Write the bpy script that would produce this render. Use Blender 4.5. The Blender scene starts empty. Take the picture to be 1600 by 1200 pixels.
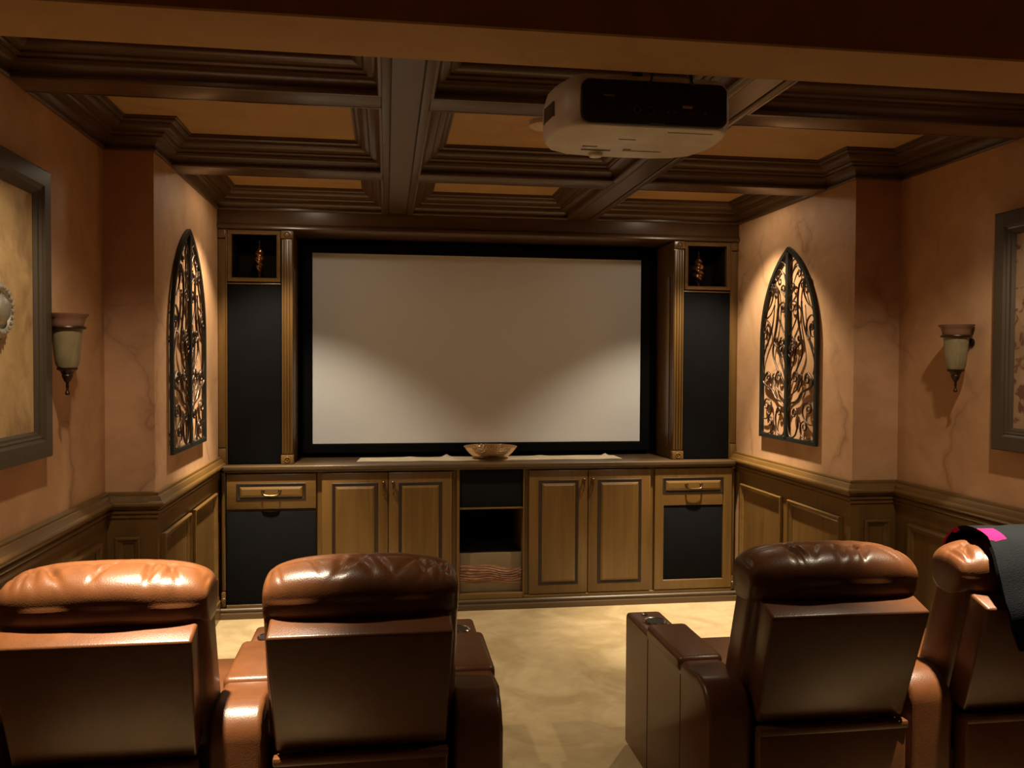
import bpy, bmesh, math, random
from mathutils import Vector, Matrix

random.seed(7)
PI = math.pi
scene = bpy.context.scene
COL = scene.collection

# ------------------------------------------------------------------ camera
CAM_H = 1.6
F_PX, YAW, PITCH, ROLL = 1332.2, 0.1461, -0.0243, 0.0050
cam_data = bpy.data.cameras.new('camera')
cam_data.sensor_width = 36.0
cam_data.lens = F_PX / 1600.0 * 36.0
cam_data.clip_start = 0.02
cam = bpy.data.objects.new('camera', cam_data)
COL.objects.link(cam)
_f = Vector((math.sin(YAW) * math.cos(PITCH), math.cos(YAW) * math.cos(PITCH), math.sin(PITCH)))
_r = Vector((math.cos(YAW), -math.sin(YAW), 0))
_u = _r.cross(_f)
_r2 = _r * math.cos(ROLL) + _u * math.sin(ROLL)
_u2 = -_r * math.sin(ROLL) + _u * math.cos(ROLL)
cam.matrix_world = Matrix(((_r2.x, _u2.x, -_f.x, 0), (_r2.y, _u2.y, -_f.y, 0), (_r2.z, _u2.z, -_f.z, CAM_H), (0, 0, 0, 1)))
scene.camera = cam

# ------------------------------------------------------------------ world and exposure
world = bpy.data.worlds.new('world')
scene.world = world
world.use_nodes = True
world.node_tree.nodes['Background'].inputs[0].default_value = (1.0, 0.72, 0.45, 1)
world.node_tree.nodes['Background'].inputs[1].default_value = 0.0
scene.view_settings.view_transform = 'Standard'
scene.view_settings.look = 'None'
scene.view_settings.gamma = 1.0
scene.view_settings.use_curve_mapping = False
scene.view_settings.exposure = 0.0
scene.cycles.use_denoising = True
scene.cycles.max_bounces = 10
scene.cycles.diffuse_bounces = 6
scene.cycles.sample_clamp_indirect = 4.0
LAMP_COL = (1.0, 0.83, 0.60)

# recessed lamps: (where, x, y, core watts, flood watts, spill watts)
CANS = [
    ('near_left', -0.66, 2.46, 1150.0, 62.0, 2.0),
    ('near_right', 2.00, 2.46, 950.0, 62.0, 2.0),
    ('far_left', -0.64, 4.95, 500.0, 108.0, 7.0),
    ('far_right', 1.98, 4.95, 500.0, 108.0, 7.0),
]

# ------------------------------------------------------------------ room constants (metres, camera stands over x=0,y=0)
XC = 0.665
XL_FAR, XL_NEAR = -1.047, -1.263
XR_FAR, XR_NEAR = 2.377, 2.628
YJ = 4.085
YD = 5.479      # base cabinet faces
YT = 5.55       # tower faces
YS = 5.90       # screen
Z_BEAM, Z_PANEL = 2.55, 2.68
BLX0, BLX1 = -0.02, 0.156
BRX0, BRX1 = 1.182, 1.355
B1Y0, B1Y1 = 3.11, 3.25
B2Y0, B2Y1 = 4.37, 4.53
HY0, HY1, HZ = 1.915, 2.143, 2.35
Y_BACK = -1.2


# ------------------------------------------------------------------ material helpers
def new_mat(name):
    m = bpy.data.materials.new(name)
    m.use_nodes = True
    nt = m.node_tree
    b = nt.nodes['Principled BSDF']
    return m, nt, b


def coords(nt, scale=(1, 1, 1), kind='Object'):
    tc = nt.nodes.new('ShaderNodeTexCoord')
    mp = nt.nodes.new('ShaderNodeMapping')
    mp.inputs['Scale'].default_value = scale
    nt.links.new(tc.outputs[kind], mp.inputs['Vector'])
    return mp.outputs['Vector']


def noise(nt, vec, scale, detail=4, rough=0.55, dist=0.0):
    n = nt.nodes.new('ShaderNodeTexNoise')
    n.inputs['Scale'].default_value = scale
    n.inputs['Detail'].default_value = detail
    n.inputs['Roughness'].default_value = rough
    n.inputs['Distortion'].default_value = dist
    nt.links.new(vec, n.inputs['Vector'])
    return n.outputs['Fac']


def ramp(nt, fac, stops):
    r = nt.nodes.new('ShaderNodeValToRGB')
    els = r.color_ramp.elements
    while len(els) < len(stops):
        els.new(0.5)
    for e, (p, c) in zip(els, stops):
        e.position = p
        e.color = (*c, 1)
    nt.links.new(fac, r.inputs['Fac'])
    return r.outputs['Color']


def mixc(nt, fac, a, b, mode='MIX'):
    m = nt.nodes.new('ShaderNodeMix')
    m.data_type = 'RGBA'
    m.blend_type = mode
    if isinstance(fac, float):
        m.inputs[0].default_value = fac
    else:
        nt.links.new(fac, m.inputs[0])
    for sock, v in ((m.inputs[6], a), (m.inputs[7], b)):
        if isinstance(v, tuple):
            sock.default_value = (*v, 1)
        else:
            nt.links.new(v, sock)
    return m.outputs[2]


def bump(nt, b, h, strength=0.2, dist=0.01):
    n = nt.nodes.new('ShaderNodeBump')
    n.inputs['Strength'].default_value = strength
    n.inputs['Distance'].default_value = dist
    nt.links.new(h, n.inputs['Height'])
    nt.links.new(n.outputs['Normal'], b.inputs['Normal'])


def simple(name, col, rough=0.5, metal=0.0, coat=0.0, bscale=None, bstr=0.1, spec=0.5):
    m, nt, b = new_mat(name)
    v = coords(nt)
    n = noise(nt, v, 9.0, 3)
    c = ramp(nt, n, [(0.3, tuple(x * 0.85 for x in col)), (0.7, tuple(min(1, x * 1.1) for x in col))])
    nt.links.new(c, b.inputs['Base Color'])
    b.inputs['Roughness'].default_value = rough
    b.inputs['Metallic'].default_value = metal
    b.inputs['Coat Weight'].default_value = coat
    b.inputs['Specular IOR Level'].default_value = spec
    if bscale:
        bump(nt, b, noise(nt, v, bscale, 3), bstr, 0.005)
    return m


def wood(name, axis, dark=(0.045, 0.022, 0.006), light=(0.190, 0.102, 0.026), rough=0.32):
    m, nt, b = new_mat(name)
    s = [22, 22, 22]
    s[axis] = 1.6
    v = coords(nt, tuple(s))
    g = noise(nt, v, 1.0, 6, 0.6, 0.6)
    big = noise(nt, coords(nt, (2.2, 2.2, 2.2)), 1.0, 3)
    c1 = ramp(nt, g, [(0.25, dark), (0.5, tuple((a + c) / 2 for a, c in zip(dark, light))), (0.78, light)])
    c2 = mixc(nt, big, tuple(x * 0.7 for x in light), light)
    c = mixc(nt, 0.45, c1, c2)
    nt.links.new(c, b.inputs['Base Color'])
    b.inputs['Roughness'].default_value = rough
    b.inputs['Coat Weight'].default_value = 0.25
    b.inputs['Coat Roughness'].default_value = 0.25
    bump(nt, b, g, 0.06, 0.003)
    return m


def plaster(name, lo, mid, hi, vein):
    m, nt, b = new_mat(name)
    v = coords(nt)
    n1 = noise(nt, v, 1.6, 5, 0.6, 0.8)
    n2 = noise(nt, v, 5.0, 6, 0.65, 1.2)
    c1 = ramp(nt, n1, [(0.28, lo), (0.52, mid), (0.75, hi)])
    c2 = ramp(nt, n2, [(0.3, tuple(x * 0.82 for x in mid)), (0.7, hi)])
    c = mixc(nt, 0.35, c1, c2)
    # hairline veins in the glaze
    w = nt.nodes.new('ShaderNodeTexVoronoi')
    w.feature = 'DISTANCE_TO_EDGE'
    w.inputs['Scale'].default_value = 1.05
    add = nt.nodes.new('ShaderNodeVectorMath')
    add.operation = 'ADD'
    nz = nt.nodes.new('ShaderNodeTexNoise')
    nz.inputs['Scale'].default_value = 2.2
    nz.inputs['Detail'].default_value = 4
    nt.links.new(v, nz.inputs['Vector'])
    sc = nt.nodes.new('ShaderNodeVectorMath')
    sc.operation = 'SCALE'
    sc.inputs['Scale'].default_value = 0.55
    nt.links.new(nz.outputs['Color'], sc.inputs[0])
    nt.links.new(v, add.inputs[0])
    nt.links.new(sc.outputs[0], add.inputs[1])
    nt.links.new(add.outputs[0], w.inputs['Vector'])
    vm = ramp(nt, w.outputs['Distance'], [(0.0, (1, 1, 1)), (0.008, (0.45, 0.45, 0.45)), (0.04, (0, 0, 0))])
    gate = ramp(nt, noise(nt, v, 1.3, 2), [(0.44, (0, 0, 0)), (0.60, (0.6, 0.6, 0.6))])
    fac = mixc(nt, 1.0, vm, gate, 'MULTIPLY')
    c = mixc(nt, fac, c, vein)
    nt.links.new(c, b.inputs['Base Color'])
    b.inputs['Roughness'].default_value = 0.62
    b.inputs['Specular IOR Level'].default_value = 0.3
    bump(nt, b, n2, 0.05, 0.01)
    return m


def make_materials():
    M = {}
    for k, a in (('wood_x', 0), ('wood_y', 1), ('wood_z', 2)):
        M[k] = wood(k, a)
    M['counter'] = wood('counter_wood', 0, (0.035, 0.019, 0.008), (0.105, 0.062, 0.024), 0.42)
    M['glaze'] = simple('dark_glaze', (0.022, 0.011, 0.005), 0.45)
    for k, a in (('crown_x', 0), ('crown_y', 1)):
        M[k] = wood(k, a, (0.045, 0.022, 0.008), (0.110, 0.058, 0.023), 0.32)
    M['plaster'] = plaster('plaster', (0.38, 0.195, 0.090), (0.52, 0.295, 0.150), (0.64, 0.40, 0.225), (0.20, 0.080, 0.034))
    M['ceiling'] = plaster('ceiling_plaster', (0.38, 0.225, 0.085), (0.47, 0.285, 0.115), (0.53, 0.335, 0.145), (0.36, 0.20, 0.075))
    # carpet
    m, nt, b = new_mat('carpet')
    v = coords(nt)
    n1 = noise(nt, v, 2.6, 5, 0.55, 1.0)
    n2 = noise(nt, v, 9.0, 4, 0.6, 0.4)
    c1 = ramp(nt, n1, [(0.36, (0.33, 0.240, 0.120)), (0.5, (0.43, 0.330, 0.180)), (0.60, (0.50, 0.395, 0.225))])
    c2 = ramp(nt, n2, [(0.35, (0.36, 0.270, 0.140)), (0.65, (0.49, 0.38, 0.215))])
    nt.links.new(mixc(nt, 0.35, c1, c2), b.inputs['Base Color'])
    b.inputs['Roughness'].default_value = 0.95
    b.inputs['Specular IOR Level'].default_value = 0.05
    bump(nt, b, noise(nt, v, 260.0, 2), 0.5, 0.006)
    M['carpet'] = m
    M['black_cloth'] = simple('black_speaker_cloth', (0.007, 0.007, 0.008), 0.95, bscale=420, bstr=0.3, spec=0.1)
    M['velvet'] = simple('black_velvet', (0.004, 0.004, 0.004), 0.95, spec=0.05)
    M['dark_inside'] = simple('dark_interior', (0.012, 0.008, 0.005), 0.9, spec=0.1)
    m, nt, b = new_mat('screen_fabric')
    nt.links.new(ramp(nt, noise(nt, coords(nt), 400, 2), [(0.3, (0.63, 0.64, 0.64)), (0.7, (0.66, 0.67, 0.67))]), b.inputs['Base Color'])
    b.inputs['Roughness'].default_value = 0.85
    b.inputs['Specular IOR Level'].default_value = 0.1
    M['screen'] = m
    M['iron'] = simple('painted_iron', (0.030, 0.034, 0.028), 0.42, 0.6)
    M['scroll'] = simple('scroll_iron', (0.060, 0.035, 0.022), 0.42, 0.6)
    M['bronze'] = simple('aged_bronze', (0.045, 0.026, 0.018), 0.40, 0.7)
    M['cap_bronze'] = simple('rubbed_bronze', (0.20, 0.095, 0.055), 0.65, 0.0)
    M['pull'] = simple('antique_brass', (0.16, 0.095, 0.045), 0.32, 0.9)
    M['silver'] = simple('antique_silver', (0.42, 0.38, 0.30), 0.42, 0.6, bscale=60, bstr=0.3)
    M['frame'] = wood('frame_wood', 2, (0.030, 0.020, 0.010), (0.078, 0.052, 0.026), 0.62)
    M['runner'] = simple('linen_runner', (0.58, 0.50, 0.36), 0.9, bscale=160, bstr=0.3, spec=0.1)
    M['chrome'] = simple('chrome', (0.62, 0.58, 0.55), 0.16, 1.0)
    M['black_plastic'] = simple('black_plastic', (0.010, 0.010, 0.010), 0.35)
    M['grey_print'] = simple('grey_print', (0.22, 0.20, 0.18), 0.6)
    M['port_grey'] = simple('port_grey', (0.10, 0.10, 0.10), 0.45, 0.4)
    M['yellow_tag'] = simple('yellow_tag', (0.65, 0.45, 0.05), 0.6)
    M['white_plastic'] = simple('white_plastic', (0.74, 0.70, 0.62), 0.38)
    M['trim_white'] = simple('white_trim', (0.62, 0.50, 0.36), 0.5)
    M['wool'] = simple('black_fleece', (0.008, 0.009, 0.0105), 1.0, bscale=240, bstr=0.6, spec=0.05)
    M['pink'] = simple('pink_fleece', (0.42, 0.010, 0.075), 0.95, bscale=240, bstr=0.4, spec=0.05)
    # alabaster glass
    m, nt, b = new_mat('alabaster')
    v = coords(nt, (1, 1, 0.5))
    n = noise(nt, v, 16, 4, 0.6, 1.5)
    nt.links.new(ramp(nt, n, [(0.3, (0.19, 0.15, 0.075)), (0.7, (0.29, 0.24, 0.135))]), b.inputs['Base Color'])
    b.inputs['Roughness'].default_value = 0.35
    b.inputs['Subsurface Weight'].default_value = 0.15
    b.inputs['Subsurface Radius'].default_value = (0.02, 0.014, 0.008)
    M['alabaster'] = m
    # amber glass ornaments
    m, nt, b = new_mat('amber_glass')
    n = noise(nt, coords(nt), 14, 3)
    nt.links.new(ramp(nt, n, [(0.3, (0.20, 0.075, 0.030)), (0.7, (0.42, 0.19, 0.085))]), b.inputs['Base Color'])
    b.inputs['Roughness'].default_value = 0.20
    b.inputs['Metallic'].default_value = 0.85
    b.inputs['Coat Weight'].default_value = 1.0
    M['amber'] = m
    # hammered bowl
    m, nt, b = new_mat('hammered_gold')
    vo = nt.nodes.new('ShaderNodeTexVoronoi')
    vo.inputs['Scale'].default_value = 70
    nt.links.new(coords(nt), vo.inputs['Vector'])
    nt.links.new(ramp(nt, vo.outputs['Distance'], [(0.0, (0.95, 0.68, 0.42)), (1.0, (0.90, 0.58, 0.32))]), b.inputs['Base Color'])
    b.inputs['Metallic'].default_value = 1.0
    b.inputs['Roughness'].default_value = 0.24
    bump(nt, b, vo.outputs['Distance'], 0.35, 0.006)
    M['gold'] = m
    # leather
    m, nt, b = new_mat('leather')
    v = coords(nt)
    n = noise(nt, v, 3.0, 4, 0.6, 0.5)
    n2 = noise(nt, v, 24.0, 5, 0.6)
    c = mixc(nt, 0.3, ramp(nt, n, [(0.3, (0.070, 0.024, 0.0075)), (0.7, (0.125, 0.045, 0.014))]),
             ramp(nt, n2, [(0.3, (0.064, 0.022, 0.007)), (0.7, (0.132, 0.048, 0.015))]))
    nt.links.new(c, b.inputs['Base Color'])
    b.inputs['Roughness'].default_value = 0.36
    b.inputs['Specular IOR Level'].default_value = 0.42
    b.inputs['Coat Weight'].default_value = 0.10
    b.inputs['Coat Roughness'].default_value = 0.20
    mus = nt.nodes.new('ShaderNodeTexVoronoi')
    mus.inputs['Scale'].default_value = 240
    nt.links.new(v, mus.inputs['Vector'])
    bump(nt, b, mixc(nt, 0.5, noise(nt, v, 14, 4), mus.outputs['Distance']), 0.10, 0.006)
    M['leather'] = m
    M['seam'] = simple('leather_seam', (0.055, 0.019, 0.008), 0.5)
    # parchment artwork with blotches
    m, nt, b = new_mat('parchment')
    v = coords(nt)
    n1 = noise(nt, v, 3.2, 5, 0.6, 0.6)
    n2 = noise(nt, v, 6.0, 6, 0.62, 0.3)
    base = ramp(nt, n1, [(0.3, (0.36, 0.215, 0.085)), (0.55, (0.54, 0.36, 0.16)), (0.75, (0.64, 0.46, 0.22))])
    blot = ramp(nt, n2, [(0.50, (0, 0, 0)), (0.68, (0.7, 0.7, 0.7))])
    nt.links.new(mixc(nt, blot, base, (0.24, 0.12, 0.05)), b.inputs['Base Color'])
    b.inputs['Roughness'].default_value = 0.6
    bump(nt, b, n2, 0.15, 0.01)
    M['parchment'] = m
    m, nt, b = new_mat('speckled_parchment')
    v = coords(nt)
    n1 = noise(nt, v, 5.0, 5, 0.6, 0.6)
    n2 = noise(nt, v, 17.0, 4, 0.6, 0.8)
    base = ramp(nt, n1, [(0.3, (0.24, 0.14, 0.07)), (0.6, (0.34, 0.22, 0.125)), (0.75, (0.40, 0.27, 0.16))])
    blot = ramp(nt, n2, [(0.52, (0, 0, 0)), (0.60, (0.9, 0.9, 0.9))])
    nt.links.new(mixc(nt, blot, base, (0.13, 0.045, 0.024)), b.inputs['Base Color'])
    b.inputs['Roughness'].default_value = 0.6
    M['parchment_red'] = m
    # figured wood of the rack drawer
    m, nt, b = new_mat('figured_wood')
    v = coords(nt, (2.6, 1, 34))
    n = noise(nt, v, 1.6, 6, 0.65, 1.8)
    nt.links.new(ramp(nt, n, [(0.30, (0.055, 0.018, 0.008)), (0.48, (0.20, 0.085, 0.040)), (0.60, (0.34, 0.19, 0.10)), (0.74, (0.13, 0.05, 0.022))]), b.inputs['Base Color'])
    b.inputs['Roughness'].default_value = 0.4
    bump(nt, b, n, 0.3, 0.006)
    M['figured'] = m
    M['pale_board'] = simple('taupe_board', (0.17, 0.12, 0.065), 0.5)
    m, nt, b = new_mat('lamp_glow')
    b.inputs['Emission Color'].default_value = (*LAMP_COL, 1)
    b.inputs['Emission Strength'].default_value = 25.0
    M['glow'] = m
    return M


M = make_materials()


# ------------------------------------------------------------------ mesh helpers
def world_loc(o):
    v = Vector((0, 0, 0))
    while o is not None:
        v += o.location
        o = o.parent
    return v


def obj(name, bm, mat, parent=None, smooth=False, local=False, sharp=35):
    """Link a bmesh as one mesh object.  The bmesh is in world coordinates unless local."""
    mats = mat if isinstance(mat, (list, tuple)) else [mat]
    bmesh.ops.recalc_face_normals(bm, faces=bm.faces[:])
    me = bpy.data.meshes.new(name)
    o = bpy.data.objects.new(name, me)
    if not local:
        if parent is not None:
            off = world_loc(parent)
        else:
            xs = [v.co for v in bm.verts]
            off = Vector(((min(c.x for c in xs) + max(c.x for c in xs)) / 2,
                          (min(c.y for c in xs) + max(c.y for c in xs)) / 2, min(c.z for c in xs)))
            o.location = off
        bmesh.ops.translate(bm, verts=bm.verts[:], vec=-off)
    bm.to_mesh(me)
    bm.free()
    for m in mats:
        me.materials.append(M[m] if isinstance(m, str) else m)
    if smooth:
        for p in me.polygons:
            p.use_smooth = True
        try:
            me.set_sharp_from_angle(angle=math.radians(sharp))
        except Exception:
            pass
    COL.objects.link(o)
    if parent is not None:
        o.parent = parent
    return o


def thing(name, loc, label, cat, group=None, rotz=0.0):
    o = bpy.data.objects.new(name, None)
    o.empty_display_size = 0.1
    o.location = loc
    o.rotation_euler = (0, 0, rotz)
    COL.objects.link(o)
    return tag(o, label, cat, group)


def tag(o, label, cat=None, group=None, kind=None):
    o['label'] = label
    if cat:
        o['category'] = cat
    if group:
        o['group'] = group
    if kind:
        o['kind'] = kind
    return o


def struct(o, label):
    o['kind'] = 'structure'
    o['label'] = label
    return o


def add_box(bm, x0, x1, y0, y1, z0, z1, bevel=0.0, seg=2, mi=0):
    vs = [bm.verts.new((x, y, z)) for x in (x0, x1) for y in (y0, y1) for z in (z0, z1)]
    fs = []
    for idx in ((0, 1, 3, 2), (4, 6, 7, 5), (0, 4, 5, 1), (2, 3, 7, 6), (0, 2, 6, 4), (1, 5, 7, 3)):
        f = bm.faces.new([vs[i] for i in idx])
        f.material_index = mi
        fs.append(f)
    if bevel > 0:
        es = list({e for f in fs for e in f.edges})
        r = bmesh.ops.bevel(bm, geom=es, offset=bevel, segments=seg, profile=0.5, affect='EDGES', clamp_overlap=True)
        for f in r['faces']:
            f.material_index = mi
    return vs


def box(name, x0, x1, y0, y1, z0, z1, mat, parent=None, bevel=0.0, seg=2, smooth=False, local=False):
    bm = bmesh.new()
    add_box(bm, x0, x1, y0, y1, z0, z1, bevel, seg)
    return obj(name, bm, mat, parent, smooth=smooth or bevel > 0, local=local)


def add_sweep(bm, path, prof, closed, frame, side=1.0):
    """Mitred sweep.  path: 2-D points; prof: (offset to the `side` of the path, height); frame maps (a,b,n)->3-D."""
    n = len(path)
    P = [Vector(p) for p in path]
    rings = []
    for i in range(n):
        if closed or 0 < i < n - 1:
            d1 = (P[i] - P[i - 1]).normalized()
            d2 = (P[(i + 1) % n] - P[i]).normalized()
        elif i == 0:
            d1 = d2 = (P[1] - P[0]).normalized()
        else:
            d1 = d2 = (P[i] - P[i - 1]).normalized()
        n1 = Vector((-d1.y, d1.x)) * side
        n2 = Vector((-d2.y, d2.x)) * side
        mdir = (n1 + n2) / max(0.2, 1 + n1.dot(n2))
        rings.append([bm.verts.new(frame(P[i].x + mdir.x * d, P[i].y + mdir.y * d, h)) for d, h in prof])
    m = len(prof)
    for i in range(n if closed else n - 1):
        a, b = rings[i], rings[(i + 1) % n]
        for j in range(m - 1):
            bm.faces.new((a[j], a[j + 1], b[j + 1], b[j]))
    if not closed:
        for r in (rings[0], rings[-1]):
            try:
                bm.faces.new(r)
            except Exception:
                pass
    return rings


def sweep(name, path, prof, closed, mat, parent=None, frame=None, side=1.0, smooth=True):
    bm = bmesh.new()
    add_sweep(bm, path, prof, closed, frame or (lambda a, b, n: (a, b, n)), side)
    return obj(name, bm, mat, parent, smooth=smooth, sharp=28)


def add_tube(bm, pts, radii, n=8, caps=True):
    pts = [Vector(p) for p in pts]
    if not isinstance(radii, (list, tuple)):
        radii = [radii] * len(pts)
    rings = []
    ref = None
    for i, p in enumerate(pts):
        t = (pts[min(i + 1, len(pts) - 1)] - pts[max(i - 1, 0)]).normalized()
        if ref is None:
            ref = Vector((0, 0, 1)) if abs(t.z) < 0.9 else Vector((1, 0, 0))
        ref = (ref - t * ref.dot(t)).normalized()
        bi = t.cross(ref)
        rings.append([bm.verts.new(p + (ref * math.cos(2 * PI * k / n) + bi * math.sin(2 * PI * k / n)) * radii[i]) for k in range(n)])
    for a, b in zip(rings, rings[1:]):
        for k in range(n):
            bm.faces.new((a[k], a[(k + 1) % n], b[(k + 1) % n], b[k]))
    if caps:
        bm.faces.new(rings[0][::-1])
        bm.faces.new(rings[-1])


def add_lathe(bm, prof, c=(0, 0, 0), n=32, axis='Z', twist=None):
    """prof: (radius, height). axis: revolve axis through c."""
    rings = []
    for j, (r, h) in enumerate(prof):
        ring = []
        for k in range(n):
            a = 2 * PI * k / n
            rr = r * (twist(a, j / (len(prof) - 1)) if twist else 1.0)
            x, y = rr * math.cos(a), rr * math.sin(a)
            if axis == 'Z':
                p = (c[0] + x, c[1] + y, c[2] + h)
            elif axis == 'X':
                p = (c[0] + h, c[1] + x, c[2] + y)
            else:
                p = (c[0] + x, c[1] + h, c[2] + y)
            ring.append(bm.verts.new(p))
        rings.append(ring)
    for a, b in zip(rings, rings[1:]):
        for k in range(n):
            bm.faces.new((a[k], a[(k + 1) % n], b[(k + 1) % n], b[k]))
    if prof[0][0] > 1e-4:
        bm.faces.new(rings[0][::-1])
    if prof[-1][0] > 1e-4:
        bm.faces.new(rings[-1])
    bmesh.ops.remove_doubles(bm, verts=bm.verts[:], dist=1e-6)


def lathe(name, prof, c, mat, parent=None, n=32, axis='Z', twist=None, local=False, sharp=40):
    bm = bmesh.new()
    add_lathe(bm, prof, c, n, axis, twist)
    return obj(name, bm, mat, parent, smooth=True, local=local, sharp=sharp)


def add_prism(bm, poly, z0, z1):
    lo = [bm.verts.new((x, y, z0)) for x, y in poly]
    hi = [bm.verts.new((x, y, z1)) for x, y in poly]
    n = len(poly)
    bm.faces.new(lo[::-1])
    bm.faces.new(hi)
    for i in range(n):
        bm.faces.new((lo[i], lo[(i + 1) % n], hi[(i + 1) % n], hi[i]))


def catmull(P, k=8):
    P = [Vector(p) for p in P]
    Q = [P[0] * 2 - P[1]] + P + [P[-1] * 2 - P[-2]]
    out = []
    for i in range(1, len(Q) - 2):
        p0, p1, p2, p3 = Q[i - 1:i + 3]
        for j in range(k):
            t = j / k
            out.append(0.5 * ((2 * p1) + (p2 - p0) * t + (2 * p0 - 5 * p1 + 4 * p2 - p3) * t * t + (3 * p1 - p0 - 3 * p2 + p3) * t ** 3))
    out.append(P[-1])
    return out


# ================================================================== THE SETTING
struct(box('floor', -1.6, 2.95, Y_BACK, 6.15, -0.08, 0.0, 'carpet'), 'mottled beige carpet covering the whole floor')

bm = bmesh.new()
add_prism(bm, [(-1.45, Y_BACK), (XL_NEAR, Y_BACK), (XL_NEAR, YJ), (XL_FAR, YJ), (XL_FAR, 6.05), (-1.45, 6.05)], 0, 2.9)
struct(obj('wall_left', bm, 'plaster'), 'left wall of orange-tan glazed plaster with a step')
bm = bmesh.new()
add_prism(bm, [(2.82, Y_BACK), (2.82, 6.05), (XR_FAR, 6.05), (XR_FAR, YJ), (XR_NEAR, YJ), (XR_NEAR, Y_BACK)], 0, 2.9)
struct(obj('wall_right', bm, 'plaster'), 'right wall of orange-tan glazed plaster with a step')
struct(box('wall_front', -1.45, 2.82, 6.05, 6.15, 0, 2.9, 'plaster'), 'front wall behind the built-in cabinets')
struct(box('wall_back', -1.45, 2.82, Y_BACK - 0.1, Y_BACK, 0, 2.9, 'plaster'), 'rear wall behind the camera')
struct(box('ceiling', -1.45, 2.82, Y_BACK, 6.15, Z_PANEL, Z_PANEL + 0.1, 'ceiling'), 'orange-tan plaster ceiling above the coffers')
struct(box('trim_1', XL_NEAR, XR_NEAR, HY0, HY1, HZ, Z_PANEL, 'ceiling', bevel=0.004, seg=1), 'plain orange plaster header crossing the room overhead')


# ---- coffered ceiling: beams
def beam_y(name, x0, x1, y0, y1, label):
    root = bpy.data.objects.new(name, None)
    root.location = ((x0 + x1) / 2, (y0 + y1) / 2, Z_BEAM)
    COL.objects.link(root)
    struct(root, label)
    w = 0.030
    box('beam_core', x0 + 0.004, x1 - 0.004, y0, y1, Z_BEAM + 0.010, Z_PANEL, 'glaze', root)
    box('centre_board', x0 + w + 0.004, x1 - w - 0.004, y0, y1, Z_BEAM + 0.004, Z_BEAM + 0.011, 'crown_y', root, 0.002, 1)
    box('edge_board', x0, x0 + w, y0, y1, Z_BEAM, Z_BEAM + 0.011, 'crown_y', root, 0.003, 2)
    box('edge_board', x1 - w, x1, y0, y1, Z_BEAM, Z_BEAM + 0.011, 'crown_y', root, 0.003, 2)


beam_y('trim_2', BLX0, BLX1, HY1, YT, 'long wooden ceiling beam left of the projector')
beam_y('trim_3', BRX0, BRX1, HY1, YT, 'long wooden ceiling beam right of the projector')


def beam_x(name, y0, y1, ends, label):
    root = bpy.data.objects.new(name, None)
    root.location = (XC, (y0 + y1) / 2, Z_BEAM)
    COL.objects.link(root)
    struct(root, label)
    for a, b in ((ends[0], BLX0), (BLX1, BRX0), (BRX1, ends[1])):
        box('beam_board', a, b, y0, y1, Z_BEAM, Z_PANEL, 'crown_x', root, 0.005, 3)


beam_x('trim_4', B1Y0, B1Y1, (XL_NEAR, XR_NEAR), 'wooden cross beam just behind the projector')
beam_x('trim_5', B2Y0, B2Y1, (XL_FAR, XR_FAR), 'wooden cross beam nearer the screen')

CROWN = [(0.0, 2.550), (0.010, 2.550), (0.014, 2.556), (0.014, 2.566), (0.006, 2.569), (0.010, 2.580), (0.020, 2.592), (0.034, 2.600), (0.050, 2.605),
         (0.050, 2.611), (0.058, 2.613), (0.064, 2.619), (0.066, 2.626), (0.080, 2.630), (0.094, 2.638), (0.102, 2.650), (0.104, 2.657),
         (0.114, 2.658), (0.122, 2.664), (0.124, 2.672), (0.132, 2.673), (0.132, 2.680)]


def mx(x):
    return 2 * XC - x


col_l = (None, BLX0)
coffers = []
for key in ('left', 'centre', 'right'):
    for row, (y0, y1) in (('near', (HY1, B1Y0)), ('middle', (B1Y1, B2Y0)), ('far', (B2Y1, YT))):
        if key == 'centre':
            poly = [(BLX1, y0), (BRX0, y0), (BRX0, y1), (BLX1, y1)]
        elif key == 'left':
            if row == 'middle':
                poly = [(XL_NEAR, y0), (BLX0, y0), (BLX0, y1), (XL_FAR, y1), (XL_FAR, YJ), (XL_NEAR, YJ)]
            else:
                w = XL_NEAR if row == 'near' else XL_FAR
                poly = [(w, y0), (BLX0, y0), (BLX0, y1), (w, y1)]
        else:
            if row == 'middle':
                poly = [(BRX1, y0), (XR_NEAR, y0), (XR_NEAR, YJ), (XR_FAR, YJ), (XR_FAR, y1), (BRX1, y1)]
            else:
                w = XR_NEAR if row == 'near' else XR_FAR
                poly = [(BRX1, y0), (w, y0), (w, y1), (BRX1, y1)]
        coffers.append((key, row, poly))
for i, (key, row, poly) in enumerate(coffers):
    o = sweep('trim_%d' % (6 + i), poly, CROWN, True, 'crown_x' if key != 'q' else 'crown_y')
    struct(o, 'stepped wooden crown moulding inside the %s %s ceiling coffer' % (row, key))

# ---- fascia above the cabinets
root = bpy.data.objects.new('trim_15', None)
root.location = (XC, YT, 2.43)
COL.objects.link(root)
struct(root, 'wide wooden fascia board above the screen')
box('fascia_board', XL_FAR, XR_FAR, YT, 6.05, 2.436, Z_PANEL, 'crown_x', root, 0.003, 2)
FM = [(0, 2.470), (0.006, 2.466), (0.014, 2.458), (0.018, 2.448), (0.018, 2.438), (0.010, 2.432), (0.0, 2.430)]
sweep('fascia_moulding', [(XL_FAR, YT), (XR_FAR, YT)], FM, False, 'crown_x', root, side=-1.0)

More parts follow.
